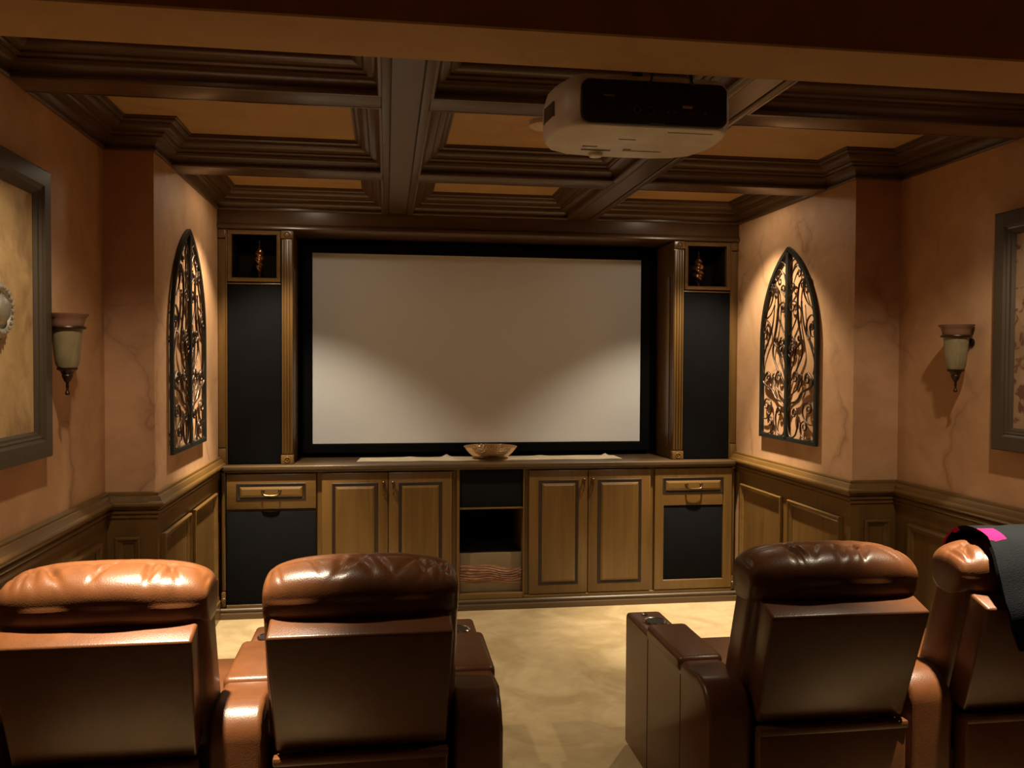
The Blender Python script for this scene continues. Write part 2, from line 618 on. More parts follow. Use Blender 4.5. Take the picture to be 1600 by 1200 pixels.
# ---- chair rails and panelled wainscot
RAIL = [(0.0, 1.006), (0.016, 1.004), (0.019, 0.997), (0.019, 0.991), (0.026, 0.988), (0.033, 0.978), (0.038, 0.966), (0.046, 0.962), (0.050, 0.955),
        (0.050, 0.947), (0.044, 0.942), (0.034, 0.941), (0.030, 0.930), (0.022, 0.928), (0.022, 0.922), (0.028, 0.918), (0.028, 0.910), (0.020, 0.907),
        (0.018, 0.899), (0.022, 0.896), (0.022, 0.889), (0.014, 0.886), (0.012, 0.870), (0.0, 0.870)]
BASE = [(0.0, 0.14), (0.016, 0.14), (0.020, 0.132), (0.020, 0.118), (0.028, 0.112), (0.028, 0.0), (0.0, 0.0)]
left_path = [(XL_NEAR, Y_BACK), (XL_NEAR, YJ), (XL_FAR, YJ), (XL_FAR, YD)]
right_path = [(XR_NEAR, Y_BACK), (XR_NEAR, YJ), (XR_FAR, YJ), (XR_FAR, YD)]
struct(sweep('trim_16', left_path[:-1] + [(XL_FAR, YT)], RAIL, False, 'wood_y', side=-1.0), 'moulded wooden chair rail along the left wall')
struct(sweep('trim_17', right_path[:-1] + [(XR_FAR, YT)], RAIL, False, 'wood_y', side=1.0), 'moulded wooden chair rail along the right wall')
struct(sweep('baseboard_left', left_path, BASE, False, 'wood_y', side=-1.0), 'wooden baseboard along the left wall')
struct(sweep('baseboard_right', right_path, BASE, False, 'wood_y', side=1.0), 'wooden baseboard along the right wall')
PM = [(0.0, 0.0), (0.0, 0.020), (0.005, 0.024), (0.012, 0.022), (0.016, 0.015), (0.022, 0.014), (0.028, 0.008), (0.034, 0.005), (0.034, 0.0)]


def wainscot(name, path, side, spans, label):
    root = bpy.data.objects.new(name, None)
    root.location = (path[1][0], path[1][1], 0)
    COL.objects.link(root)
    struct(root, label)
    bm = bmesh.new()
    add_sweep(bm, path, [(0.0, 0.88), (0.012, 0.88), (0.012, 0.0), (0.0, 0.0)], False, lambda a, b, n: (a, b, n), side)
    obj('backing_board', bm, 'wood_z', root)
    for kind, fixed, a0, a1, sgn in spans:
        z0, z1 = 0.27, 0.803
        t = 0.012
        if kind == 'x':     # wall whose plane is x = fixed, room towards sgn*x
            fr = (lambda fx, sg: (lambda a, b, n: (fx + sg * (t + n), a, b)))(fixed, sgn)
        else:
            fr = (lambda fy: (lambda a, b, n: (a, fy - (t + n), b)))(fixed)
        rect = [(a0, z0), (a1, z0), (a1, z1), (a0, z1)]
        bm = bmesh.new()
        add_sweep(bm, rect, PM, True, fr)
        o = obj('panel_moulding', bm, 'wood_y' if kind == 'x' else 'wood_x', root, smooth=True, sharp=30)
        bm = bmesh.new()
        q = [(a0 + 0.034, z0 + 0.034), (a1 - 0.034, z0 + 0.034), (a1 - 0.034, z1 - 0.034), (a0 + 0.034, z1 - 0.034)]
        r = add_sweep(bm, q, [(0.0, 0.0), (0.0, 0.002), (0.004, 0.003)], True, fr)
        bm.faces.new([x[-1] for x in r])
        obj('panel', bm, 'wood_z', root)


near = [(3.12, 3.94), (2.16, 2.98), (1.20, 2.02), (0.24, 1.06)]
wainscot('trim_18', left_path, -1.0,
         [('x', XL_FAR, 4.135, 4.675, 1), ('x', XL_FAR, 4.765, 5.365, 1), ('y', YJ, -1.215, -1.105, 1)] + [('x', XL_NEAR, a, b, 1) for a, b in near],
         'panelled wooden wainscot below the left chair rail')
wainscot('trim_19', right_path, 1.0,
         [('x', XR_FAR, 4.15, 4.735, -1), ('x', XR_FAR, 4.825, 5.415, -1), ('y', YJ, 2.435, 2.580, 1)] + [('x', XR_NEAR, a, b, -1) for a, b in near],
         'panelled wooden wainscot below the right chair rail')


# ================================================================== RECESSED LAMPS
def recessed(key, x, y, core, flood, spill):
    where = {'near_left': 'over the near left seats', 'near_right': 'over the near right seats',
             'far_left': 'over the left end of the cabinets', 'far_right': 'over the right end of the cabinets'}[key]
    r = thing('recessed_light', (x, y, Z_PANEL - 0.012), 'round recessed ceiling lamp ' + where, 'ceiling lamp', 'recessed lamps in the ceiling coffers')
    z = Z_PANEL
    lathe('trim_ring', [(0.050, -0.001), (0.052, -0.010), (0.064, -0.012), (0.078, -0.006), (0.080, -0.001)], (x, y, z), 'trim_white', r, 32)
    lathe('eyeball', [(0.052, -0.004), (0.050, -0.014), (0.043, -0.019), (0.040, -0.020), (0.038, -0.017), (0.034, -0.012), (0.0, -0.010)], (x, y, z), 'trim_white', r, 32)
    lathe('bulb', [(0.0, -0.021), (0.014, -0.020), (0.026, -0.017), (0.032, -0.014), (0.0, -0.013)], (x, y, z), 'glow', r, 24)
    for nm, w, size, blend in (('core_lamp', core, 0.74 if key.startswith('near') else 0.86, 0.9), ('flood_lamp', flood, 1.74, 0.45), ('spill_lamp', spill, 3.05, 0.4)):
        ld = bpy.data.lights.new(nm, 'SPOT')
        ld.energy = w
        ld.color = LAMP_COL
        ld.spot_size = size
        ld.spot_blend = blend
        ld.shadow_soft_size = 0.030
        lo = bpy.data.objects.new(nm, ld)
        COL.objects.link(lo)
        lo.parent = r
        lo.location = (0, 0, -0.020)
        if key.startswith('near') and nm != 'spill_lamp':      # eyeball turned towards the screen end
            lo.rotation_euler = Vector((0, 0.15 if nm == 'core_lamp' else 0.36, -1)).to_track_quat('-Z', 'Y').to_euler()


for c in CANS:
    recessed(*c)


# ================================================================== BUILT-IN CABINETS
def raised_panel(parent, x0, x1, z0, z1, y, face='wood_z', name='panel'):
    """raised field set in a glazed groove; y is the door face, room towards -y"""
    fr = lambda a, b, n: (a, y - n, b)
    rect = [(x0, z0), (x1, z0), (x1, z1), (x0, z1)]
    bm = bmesh.new()
    add_sweep(bm, rect, [(-0.008, 0.0005), (-0.005, 0.003), (-0.001, 0.003), (0.003, 0.0008), (0.016, 0.0008)], True, fr)
    obj('groove', bm, 'glaze', parent, smooth=True, sharp=40)
    bm = bmesh.new()
    r = add_sweep(bm, [(x0 + 0.014, z0 + 0.014), (x1 - 0.014, z0 + 0.014), (x1 - 0.014, z1 - 0.014), (x0 + 0.014, z1 - 0.014)],
                  [(0.0, 0.0005), (0.002, 0.004), (0.012, 0.009), (0.015, 0.010)], True, fr)
    bm.faces.new([q[-1] for q in r])
    return obj(name, bm, face, parent)


def bail_pull(parent, x, z, y):
    bm = bmesh.new()
    w = 0.052
    for s in (-1, 1):
        add_lathe(bm, [(0.0, 0.0), (0.012, 0.0), (0.011, -0.004), (0.006, -0.006), (0.005, -0.010), (0.008, -0.014), (0.0, -0.016)], (x + s * w, y, z), 12, 'Y')
    add_tube(bm, catmull([(x - w, y - 0.011, z), (x - w * 0.98, y - 0.016, z - 0.012), (x - w * 0.75, y - 0.020, z - 0.024), (x, y - 0.022, z - 0.028),
                          (x + w * 0.75, y - 0.020, z - 0.024), (x + w * 0.98, y - 0.016, z - 0.012), (x + w, y - 0.011, z)], 4), 0.0048, 8)
    return obj('handle', bm, 'pull', parent, smooth=True)


def drop_pull(parent, x, z, y):
    bm = bmesh.new()
    add_lathe(bm, [(0.0, 0.0), (0.011, 0.0), (0.010, -0.004), (0.005, -0.006), (0.005, -0.012), (0.010, -0.016), (0.011, -0.021), (0.007, -0.025), (0.0, -0.026)], (x, y, z), 14, 'Y')
    add_tube(bm, catmull([(x, y - 0.016, z), (x, y - 0.021, z - 0.020), (x, y - 0.020, z - 0.045), (x, y - 0.012, z - 0.062), (x, y - 0.004, z - 0.068)], 4),
             [0.005] * 17, 8)
    return obj('handle', bm, 'pull', parent, smooth=True)


Z_CT0, Z_CT1 = 0.912, 0.953


def carcass(x0, x1, label):
    r = thing('base_cabinet', ((x0 + x1) / 2, (YD + 5.95) / 2, 0), label, 'cabinet', 'built-in cabinets below the screen')
    return r


def face_frame(r, x0, x1, y=YD):
    box('body', x0, x1, y + 0.024, 5.95, 0.062, Z_CT0, 'wood_z', r)
    box('base_rail', x0, x1, y + 0.002, y + 0.026, 0.062, 0.082, 'wood_x', r, 0.001, 1)


# outer stiles of the run
for s in (-1, 1):
    a, b = (XL_FAR + 0.03, -0.992) if s < 0 else (2.322, XR_FAR - 0.03)
    p = thing('cabinet_pilaster', ((a + b) / 2, YD + 0.03, 0),
              'narrow wooden filler post between cabinets and %s wall' % ('left' if s < 0 else 'right'), 'post', 'filler posts at the cabinet ends')
    box('shaft', a, b, YD + 0.03, 5.545, 0.165, 0.89, 'wood_z', p, 0.004, 2)
    xm = (a + b) / 2
    box('flute', xm - 0.004, xm + 0.004, YD + 0.024, YD + 0.031, 0.19, 0.87, 'wood_z', p, 0.003, 2)
    pb = box('plinth_block', a, b, YD + 0.012, 5.545, 0.064, 0.160, 'wood_z', p, 0.004, 2)
    lathe('rosette', [(0.0, -0.006), (0.006, -0.005), (0.008, 0.0), (0.012, -0.004), (0.015, 0.0)], (xm, YD + 0.012, 0.11), 'wood_z', pb, 16, 'Y')
    box('cap_block', a, b, YD + 0.015, 5.545, 0.892, 0.911, 'wood_x', p, 0.003, 2)

# left drawer unit with large grille
r = carcass(-0.985, -0.437, 'drawer cabinet with tall black speaker grille at the left end')
face_frame(r, -0.985, -0.437)
d = box('drawer', -0.983, -0.439, YD, YD + 0.022, 0.681, 0.899, 'wood_x', r, 0.004, 2)
raised_panel(d, -0.917, -0.509, 0.741, 0.834, YD, 'wood_x')
bail_pull(d, -0.711, 0.795, YD - 0.008)
box('speaker_grille', -0.983, -0.439, YD + 0.003, YD + 0.022, 0.086, 0.664, 'black_cloth', r, 0.004, 2)


def door_unit(x0, xm, x1, label):
    r = carcass(x0, x1, label)
    face_frame(r, x0 - 0.030, x1 + 0.030)
    for a, b, hx in ((x0, xm - 0.002, xm - 0.030), (xm + 0.002, x1, xm + 0.030)):
        d = box('door', a, b, YD, YD + 0.022, 0.086, 0.900, 'wood_z', r, 0.004, 2)
        raised_panel(d, a + 0.070, b - 0.070, 0.150, 0.828, YD)
        drop_pull(d, hx, 0.835, YD)
    return r


door_unit(-0.403, 0.012, 0.418, 'two-door wooden cabinet left of the open centre rack')
door_unit(0.924, 1.318, 1.746, 'two-door wooden cabinet right of the open centre rack')

# centre rack
r = thing('media_rack', (0.675, 5.7, 0), 'open centre rack with black speaker panel and dark empty bay', 'cabinet', 'built-in cabinets below the screen')
box('side_panel', 0.450, 0.468, YD + 0.004, 5.95, 0.062, Z_CT0, 'wood_z', r)
box('side_panel', 0.885, 0.905 - 0.013, YD + 0.004, 5.95, 0.062, Z_CT0, 'wood_z', r)
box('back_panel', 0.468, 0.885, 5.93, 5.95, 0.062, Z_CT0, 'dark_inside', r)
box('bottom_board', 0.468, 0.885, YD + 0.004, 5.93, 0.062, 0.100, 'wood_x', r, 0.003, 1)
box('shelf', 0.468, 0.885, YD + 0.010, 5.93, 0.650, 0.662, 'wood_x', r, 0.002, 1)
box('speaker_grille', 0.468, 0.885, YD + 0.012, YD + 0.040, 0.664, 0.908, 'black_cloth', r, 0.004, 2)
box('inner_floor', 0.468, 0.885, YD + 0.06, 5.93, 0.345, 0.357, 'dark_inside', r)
dr = box('drawer', 0.470, 0.883, YD + 0.040, YD + 0.060, 0.102, 0.357, 'pale_board', r, 0.003, 2)
# carved figured-wood band across the drawer: wavy ridges
bm = bmesh.new()
nx, nz = 60, 60
X0, X1, Z0, Z1 = 0.474, 0.879, 0.160, 0.272
rows = []
for j in range(nz + 1):
    row = []
    for i in range(nx + 1):
        u, v = i / nx, j / nz
        x = X0 + (X1 - X0) * u
        sway = 0.013 * math.sin(4.2 * u + 0.8) + 0.006 * math.sin(11 * u + 2)
        z = Z0 + (Z1 - Z0) * v + sway * (0.4 + 0.6 * v)
        edge = min(1, 4 * v, 4 * (1 - v))
        y = YD + 0.040 - 0.001 - edge * (0.004 + 0.0022 * math.sin(44 * v + 5 * math.sin(3 * u) + 2.5 * math.sin(8 * u + 3 * v)) + 0.0012 * math.sin(90 * v + 9 * math.sin(4 * u)))
        row.append(bm.verts.new((x, y, z)))
    rows.append(row)
for j in range(nz):
    for i in range(nx):
        bm.faces.new((rows[j][i], rows[j][i + 1], rows[j + 1][i + 1], rows[j + 1][i]))
obj('carved_band', bm, 'figured', dr, smooth=True)

# right unit: one door with small raised panel over a grille
r = carcass(1.776, 2.318, 'single-door wooden cabinet with framed black grille at the right end')
face_frame(r, 1.776, 2.318)
bm = bmesh.new()
add_sweep(bm, [(1.776, 0.086), (2.318, 0.086), (2.318, 0.900), (1.776, 0.900)],
          [(0.0, -0.022), (0.0, -0.003), (0.003, 0.0), (0.060, 0.0), (0.062, -0.002), (0.062, -0.022), (0.0, -0.022)], True, lambda a, b, n: (a, YD - n, b))
d = obj('door', bm, 'wood_z', r, smooth=True, sharp=30)
box('top_rail', 1.836, 2.252, YD + 0.001, YD + 0.022, 0.652, 0.899, 'wood_x', d, 0.002, 1)
box('bottom_rail', 1.836, 2.252, YD + 0.001, YD + 0.022, 0.087, 0.152, 'wood_x', d, 0.002, 1)
raised_panel(d, 1.836, 2.249, 0.738, 0.832, YD + 0.001, 'wood_x')
bail_pull(d, 2.043, 0.793, YD - 0.008)
box('speaker_grille', 1.838, 2.250, YD + 0.006, YD + 0.022, 0.152, 0.652, 'black_cloth', d, 0.003, 2)

# base moulding and worktop
BM_ = [(0.0, 0.064), (0.012, 0.064), (0.020, 0.058), (0.022, 0.050), (0.016, 0.046), (0.016, 0.040), (0.026, 0.036), (0.030, 0.028), (0.030, 0.0), (0.0, 0.0)]
o = sweep('plinth', [(XL_FAR + 0.03, YD), (XR_FAR - 0.03, YD)], BM_, False, 'counter', side=-1.0)
tag(o, 'stepped wooden plinth along the floor under the cabinets', 'plinth')
bm = bmesh.new()
add_box(bm, -1.008, 2.338, YD - 0.022, 6.045, Z_CT0 + 0.012, Z_CT1, 0.006, 3)
add_box(bm, -0.996, 2.326, YD - 0.012, 6.045, Z_CT0, Z_CT0 + 0.014, 0.003, 2)
o = obj('countertop', bm, 'counter', None, smooth=True)
tag(o, 'long brown wooden worktop running under the screen', 'worktop')


# ---- towers
def tower(sx, label, side):
    """sx(x) maps the left tower's x to its own side"""
    def bx(name, x0, x1, *a, **k):
        x0, x1 = sorted((sx(x0), sx(x1)))
        return box(name, x0, x1, *a, **k)
    cx = sx(-0.815)
    r = thing('speaker_tower', (cx, 5.8, Z_CT1), label, 'cabinet', 'speaker towers beside the screen')
    zt = 2.428
    z0 = Z_CT1 + 0.001
    bx('side_panel', -0.612, -0.594, YT + 0.02, 5.93, z0, zt, 'wood_z', r)
    sp = bx('side_field', -0.596, -0.588, YT + 0.09, 5.86, 1.03, 2.20, 'wood_z', r, bevel=0.004)
    bx('outer_panel', -1.040, -1.020, YT + 0.02, 5.93, z0, zt, 'wood_z', r)
    bx('carcass_back', -1.020, -0.612, 5.90, 5.93, z0, zt, 'dark_inside', r)
    bx('outer_stile', -1.044, -0.988, YT + 0.006, YT + 0.03, 1.06, 2.37, 'wood_z', r, bevel=0.003)
    bx('stile_bead', -0.998, -0.988, YT, YT + 0.012, z0, zt, 'wood_z', r, bevel=0.003)
    bx('plinth_block', -1.044, -0.998, YT - 0.002, YT + 0.03, z0, 1.055, 'wood_z', r, bevel=0.004)
    bx('cap_block', -1.044, -0.998, YT - 0.002, YT + 0.03, 2.375, zt, 'wood_z', r, bevel=0.004)
    # grille
    bx('speaker_grille', -0.986, -0.660, YT + 0.002, YT + 0.03, z0 + 0.004, 2.084, 'black_cloth', r, bevel=0.004)
    bx('grille_bead', -0.986, -0.660, YT - 0.002, YT + 0.03, 2.087, 2.096, 'wood_x', r, bevel=0.003)
    # niche
    x0, x1, za, zb = -0.986, -0.662, 2.104, 2.426
    xs = sorted((sx(x0), sx(x1)))
    fr = lambda a, b, n: (a, YT - n, b)
    NP = [(0.0, -0.03), (0.0, 0.006), (0.004, 0.010), (0.016, 0.009), (0.021, 0.004), (0.025, 0.002), (0.025, -0.03)]
    bm = bmesh.new()
    add_sweep(bm, [(xs[0], za), (xs[1], za), (xs[1], zb), (xs[0], zb)], NP, True, fr)
    obj('niche_frame', bm, 'wood_x', r, smooth=True, sharp=30)
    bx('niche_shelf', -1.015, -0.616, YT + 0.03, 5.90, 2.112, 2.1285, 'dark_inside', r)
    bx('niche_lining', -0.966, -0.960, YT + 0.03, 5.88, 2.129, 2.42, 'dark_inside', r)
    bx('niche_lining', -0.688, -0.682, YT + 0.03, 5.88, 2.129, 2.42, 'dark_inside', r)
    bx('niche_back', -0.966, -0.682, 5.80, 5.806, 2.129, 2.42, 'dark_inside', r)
    # fluted pilaster with rosette blocks
    px0, px1 = -0.656, -0.586
    p = bx('pilaster', px0, px1, YT - 0.006, YT + 0.03, 1.015, 2.375, 'wood_z', r, bevel=0.002)
    for k in range(4):
        c = px0 + 0.008 + k * 0.018
        bx('reed', c - 0.006, c + 0.006, YT - 0.016, YT - 0.005, 1.02, 2.37, 'wood_z', p, bevel=0.005)
    for z_0, z_1 in ((z0, 1.012), (2.378, zt)):
        b = bx('corner_block', px0 - 0.004, px1 + 0.004, YT - 0.020, YT + 0.03, z_0, z_1, 'wood_z', r, bevel=0.005)
        zc, xc = (z_0 + z_1) / 2, sx((px0 + px1) / 2)
        lathe('rosette', [(0.0, -0.007), (0.005, -0.006), (0.007, -0.001), (0.011, -0.001), (0.015, -0.006), (0.019, 0.0)], (xc, YT - 0.020, zc), 'wood_z', b, 20, 'Y')


tower(lambda x: x, 'tall wooden speaker tower with black grille left of the screen', 'left')
tower(mx, 'tall wooden speaker tower with black grille right of the screen', 'right')

# ---- screen and black surround
o = box('screen_surround', -0.592, mx(-0.592), 5.945, 6.04, Z_CT1 + 0.001, 2.434, 'velvet')
tag(o, 'flat black backing panel filling the bay behind the screen', 'panel')
r = thing('projection_screen', (0.65, YS, 0.98), 'large pale fixed-frame projection screen above the cabinets', 'screen')
sx0, sx1, sz0, sz1 = -0.4957, 1.7955, 1.0474, 2.3383
box('screen_surface', sx0 - 0.01, sx1 + 0.01, YS + 0.002, YS + 0.012, sz0 - 0.01, sz1 + 0.01, 'screen', r)
bm = bmesh.new()
add_sweep(bm, [(sx0, sz0), (sx1, sz0), (sx1, sz1), (sx0, sz1)], [(0.0, -0.042), (0.0, 0.004), (-0.010, 0.012), (-0.060, 0.012), (-0.066, 0.006), (-0.066, -0.042), (0.0, -0.042)], True, lambda a, b, n: (a, YS - n, b))
obj('screen_frame', bm, 'velvet', r)


# ---- niche ornaments
def ornament(x, y, label, style):
    z = 2.129
    r = thing('twisted_ornament', (x, y, z), label, 'ornament', 'amber glass ornaments in the tower niches')
    lathe('foot', [(0.0, 0.0), (0.022, 0.0), (0.022, 0.004), (0.008, 0.008), (0.006, 0.014), (0.0, 0.014)], (x, y, z), 'bronze', r, 20)
    prof = []
    N = 44
    for j in range(N + 1):
        t = j / N
        if style == 'taper':
            rad = 0.042 * (math.sin(PI * min(1, t ** 0.85)) ** 0.7 * (0.35 + 0.75 * t)) if 0 < t < 1 else 0.0
        else:
            rad = 0.040 * math.sin(PI * t) ** 0.55 if 0 < t < 1 else 0.0
        prof.append((max(rad, 0.0), 0.018 + 0.185 * t))
    prof[0] = (0.006, 0.014)
    prof[-1] = (0.005, 0.205)
    lathe('twisted_body', prof, (x, y, z), 'amber', r, 40, twist=lambda a, t: 1 + 0.15 * math.sin(2 * a + 24 * t), sharp=80)
    lathe('bead', [(0.0, 0.010), (0.009, 0.014), (0.011, 0.020), (0.008, 0.026), (0.0, 0.028)], (x, y, z), 'amber', r, 20)
    lathe('stem', [(0.0, 0.204), (0.012, 0.205), (0.010, 0.212), (0.004, 0.220), (0.007, 0.232), (0.005, 0.246), (0.0, 0.262)], (x, y, z), 'bronze', r, 16)


ornament(-0.803, 5.635, 'tapering twisted amber glass ornament in left tower niche', 'taper')
ornament(2.122, 5.635, 'oval spiral amber glass ornament in right tower niche', 'oval')

# ---- runner and bowl
bm = bmesh.new()
nx, ny = 120, 12
RX0, RX1, RY0, RY1 = -0.193, 1.585, 5.615, 5.84


def run_z(u, v):
    z = 0.0035 + 0.0015 * math.sin(31 * u) * math.sin(3 * v + 5 * u)
    for cu, cv, hh, sw in ((0.33, 1.0, 0.022, 0.012), (0.965, 1.0, 0.020, 0.010), (0.70, 1.0, 0.006, 0.02), (0.19, 1.0, 0.005, 0.02)):
        z += hh * math.exp(-((u - cu) / sw) ** 2) * max(0, v - 0.45) ** 1.2 * 1.6
    return z


top, bot = [], []
for j in range(ny + 1):
    for i in range(nx + 1):
        u, v = i / nx, j / ny
        x = RX0 + (RX1 - RX0) * u + 0.02 * v * (1 - u) * 2 * (0.5)
        y = RY0 + (RY1 - RY0) * v + 0.004 * math.sin(9 * u + 1)
        z = Z_CT1 + run_z(u, v)
        top.append(bm.verts.new((x, y, z)))
        bot.append(bm.verts.new((x, y, max(Z_CT1 + 0.0006, z - 0.003))))
W = nx + 1
for j in range(ny):
    for i in range(nx):
        k = j * W + i
        bm.faces.new((top[k], top[k + 1], top[k + W + 1], top[k + W]))
        bm.faces.new((bot[k + W], bot[k + W + 1], bot[k + 1], bot[k]))
for i in range(nx):
    for k in (i, ny * W + i):
        bm.faces.new((top[k], bot[k], bot[k + 1], top[k + 1]))
for j in range(ny):
    for k in (j * W, j * W + nx):
        bm.faces.new((top[k], top[k + W], bot[k + W], bot[k]))
tag(obj('table_runner', bm, 'runner', None, smooth=True), 'long cream linen runner lying on the worktop', 'runner')
bp = [(0.0, 0.0), (0.060, 0.0), (0.090, 0.005), (0.120, 0.018), (0.146, 0.038), (0.166, 0.060), (0.179, 0.078), (0.181, 0.081), (0.178, 0.082),
      (0.163, 0.064), (0.143, 0.043), (0.117, 0.024), (0.088, 0.012), (0.0, 0.008)]
tag(lathe('decorative_bowl', bp, (0.693, 5.695, Z_CT1 + 0.0062), 'gold', None, 64), 'shallow hammered gold bowl standing on the cream runner', 'bowl')


# ================================================================== WALL PIECES
def arch_outline(w, z_spring, z_top, n=18):
    h = z_top - z_spring
    R = (w * w + h * h) / (2 * w)
    a_end = math.atan2(h, R - w)
    right = [(w - R + R * math.cos(a_end * k / n), z_spring + R * math.sin(a_end * k / n)) for k in range(n + 1)]
    left = [(-x, z) for x, z in right[::-1][1:]]
    return right, left


def iron_grille(xw, sgn, yc, w, label):
    """arched scroll grille on wall x = xw, room towards sgn*x"""
    zb, zs, zt = 1.145, 1.74, 2.300
    r = thing('arched_iron_grille', (xw, yc, zb), label, 'wall decor', 'arched iron scroll grilles on the far side walls')
    g0, g1 = 0.006, 0.024
    fr = lambda a, b, n: (xw + sgn * n, yc + a, b)
    right, left = arch_outline(w, zs, zt)
    outline = [(-w, zb), (w, zb)] + right + left
    bm = bmesh.new()
    add_sweep(bm, outline, [(0.0, g0), (0.0, g1), (0.023, g1), (0.023, g0), (0.0, g0)], True, fr)
    obj('arched_frame', bm, 'iron', r)
    bm = bmesh.new()
    add_box(bm, min(xw + sgn * g0, xw + sgn * g1 * 1.15), max(xw + sgn * g0, xw + sgn * g1 * 1.15), yc - 0.016, yc + 0.016, zb + 0.02, zt - 0.035, 0.003, 1)
    obj('centre_bar', bm, 'iron', r)
    # standoff pegs
    for a, b in ((-w + 0.014, zb + 0.10), (w - 0.014, zb + 0.10), (-w + 0.014, 1.70), (w - 0.014, 1.70)):
        box('wall_peg', min(xw, xw + sgn * g0), max(xw, xw + sgn * g0), yc + a - 0.006, yc + a + 0.006, b - 0.006, b + 0.006, 'iron', r)

    curves = [  # (control points in metres from the centre bar and bottom, spiral centre or None, turn dir, turns, radius)
        ([(0.015, 0.19), (0.012, 0.10), (0.05, 0.030), (0.115, 0.045), (0.145, 0.12), (0.125, 0.185)], (0.100, 0.168), 1, 1.1, 0.0065),
        ([(0.010, 0.170), (0.055, 0.225), (0.135, 0.245), (0.190, 0.295), (0.285, 0.325), (0.320, 0.36), (0.265, 0.405)], (0.255, 0.372), 1, 1.0, 0.0085),
        ([(0.33, 0.030), (0.25, 0.026), (0.185, 0.055), (0.180, 0.110), (0.215, 0.130)], (0.222, 0.100), -1, 1.2, 0.006),
        ([(0.335, 0.115), (0.265, 0.120), (0.205, 0.165), (0.215, 0.225), (0.275, 0.240)], (0.272, 0.205), -1, 1.1, 0.0062),
        ([(0.012, 0.245), (0.055, 0.275), (0.125, 0.310), (0.155, 0.365), (0.125, 0.410)], (0.105, 0.380), 1, 1.2, 0.006),
        ([(0.150, 0.300), (0.185, 0.345), (0.190, 0.385)], (0.165, 0.375), 1, 1.0, 0.0055),
        ([(0.012, 0.335), (0.040, 0.400), (0.085, 0.470), (0.110, 0.560), (0.085, 0.615)], (0.070, 0.590), 1, 1.1, 0.006),
        ([(0.020, 0.300), (0.055, 0.360), (0.135, 0.440), (0.190, 0.520), (0.175, 0.600), (0.140, 0.700), (0.125, 0.800), (0.135, 0.900), (0.170, 0.945)], (0.185, 0.915), -1, 1.1, 0.0068),
        ([(0.320, 0.400), (0.335, 0.470), (0.290, 0.560), (0.225, 0.640), (0.190, 0.730), (0.175, 0.820)], None, 1, 0, 0.0062),
        ([(0.010, 0.540), (0.060, 0.575), (0.120, 0.560), (0.160, 0.580)], (0.150, 0.603), 1, 0.9, 0.0085),
        ([(0.012, 0.520), (0.045, 0.500), (0.080, 0.530)], (0.055, 0.540), 1, 1.0, 0.006),
        ([(0.010, 0.620), (0.060, 0.660), (0.120, 0.740), (0.115, 0.810), (0.070, 0.830)], (0.062, 0.795), 1, 1.2, 0.006),
        ([(0.345, 0.690), (0.300, 0.735), (0.245, 0.705), (0.235, 0.640), (0.262, 0.600)], None, 1, 0, 0.006),
        ([(0.330, 0.610), (0.290, 0.620), (0.275, 0.660)], (0.300, 0.665), -1, 1.1, 0.0062),
        ([(0.322, 0.770), (0.255, 0.800), (0.205, 0.860), (0.195, 0.930), (0.230, 0.960)], (0.235, 0.930), -1, 1.0, 0.006),
        ([(0.010, 0.850), (0.045, 0.870), (0.085, 0.900)], (0.060, 0.910), 1, 1.1, 0.0055),
        ([(0.012, 0.900), (0.050, 0.985), (0.110, 1.030), (0.160, 1.000)], (0.140, 0.985), -1, 1.0, 0.0058),
        ([(0.012, 0.990), (0.035, 1.050), (0.085, 1.075)], None, 1, 0, 0.0055),
    ]
    k = w / 0.365
    for side in (-1, 1):
        for pts, sc, turn, turns, rad in curves:
            P = catmull([Vector((a, b)) for a, b in pts], 6)
            if sc:
                C = Vector(sc)
                v = P[-1] - C
                r0, a0 = v.length, math.atan2(v.y, v.x)
                ns = int(18 * turns)
                for i in range(1, ns + 1):
                    t = i / ns
                    aa = a0 + turn * 2 * PI * turns * t
                    rr = r0 * (1 - 0.70 * t)
                    P.append(C + Vector((math.cos(aa), math.sin(aa))) * rr)
            n = len(P)
            radii = [rad * (0.50 + 0.40 * math.sin(PI * i / (n - 1))) for i in range(n)]
            radii[-1] = rad * 0.95
            bm = bmesh.new()
            add_tube(bm, [fr(side * max(0.004, p.x) * k, zb + p.y, 0.016) for p in P], radii, 6)
            obj('scroll', bm, 'scroll', r, smooth=True, sharp=60)


iron_grille(XL_FAR, 1, 4.715, 0.385, 'dark arched iron scroll grille on the left wall')
iron_grille(XR_FAR, -1, 4.790, 0.360, 'dark arched iron scroll grille on the right wall')


def picture(xw, sgn, y0, y1, z0, z1, art, label):
    r = thing('framed_picture', (xw, (y0 + y1) / 2, z0), label, 'picture', 'large framed panels on the near side walls')
    fr = lambda a, b, n: (xw + sgn * n, a, b)
    rect = [(y0, z0), (y1, z0), (y1, z1), (y0, z1)]
    bm = bmesh.new()
    add_sweep(bm, rect, [(0.0, 0.0), (0.0, 0.044), (0.006, 0.050), (0.060, 0.050), (0.066, 0.044), (0.070, 0.042), (0.076, 0.044), (0.082, 0.036), (0.090, 0.034), (0.098, 0.022), (0.098, 0.0)], True, fr)
    obj('picture_frame', bm, 'frame', r, smooth=True, sharp=30)
    box('artwork', min(xw + sgn * 0.004, xw + sgn * 0.020), max(xw + sgn * 0.004, xw + sgn * 0.020), y0 + 0.09, y1 - 0.09, z0 + 0.09, z1 - 0.09, art, r)
    return r


picL = picture(XL_NEAR, 1, 2.50, 3.345, 1.250, 2.288, 'parchment', 'framed parchment panel with silver medallion on the left wall')
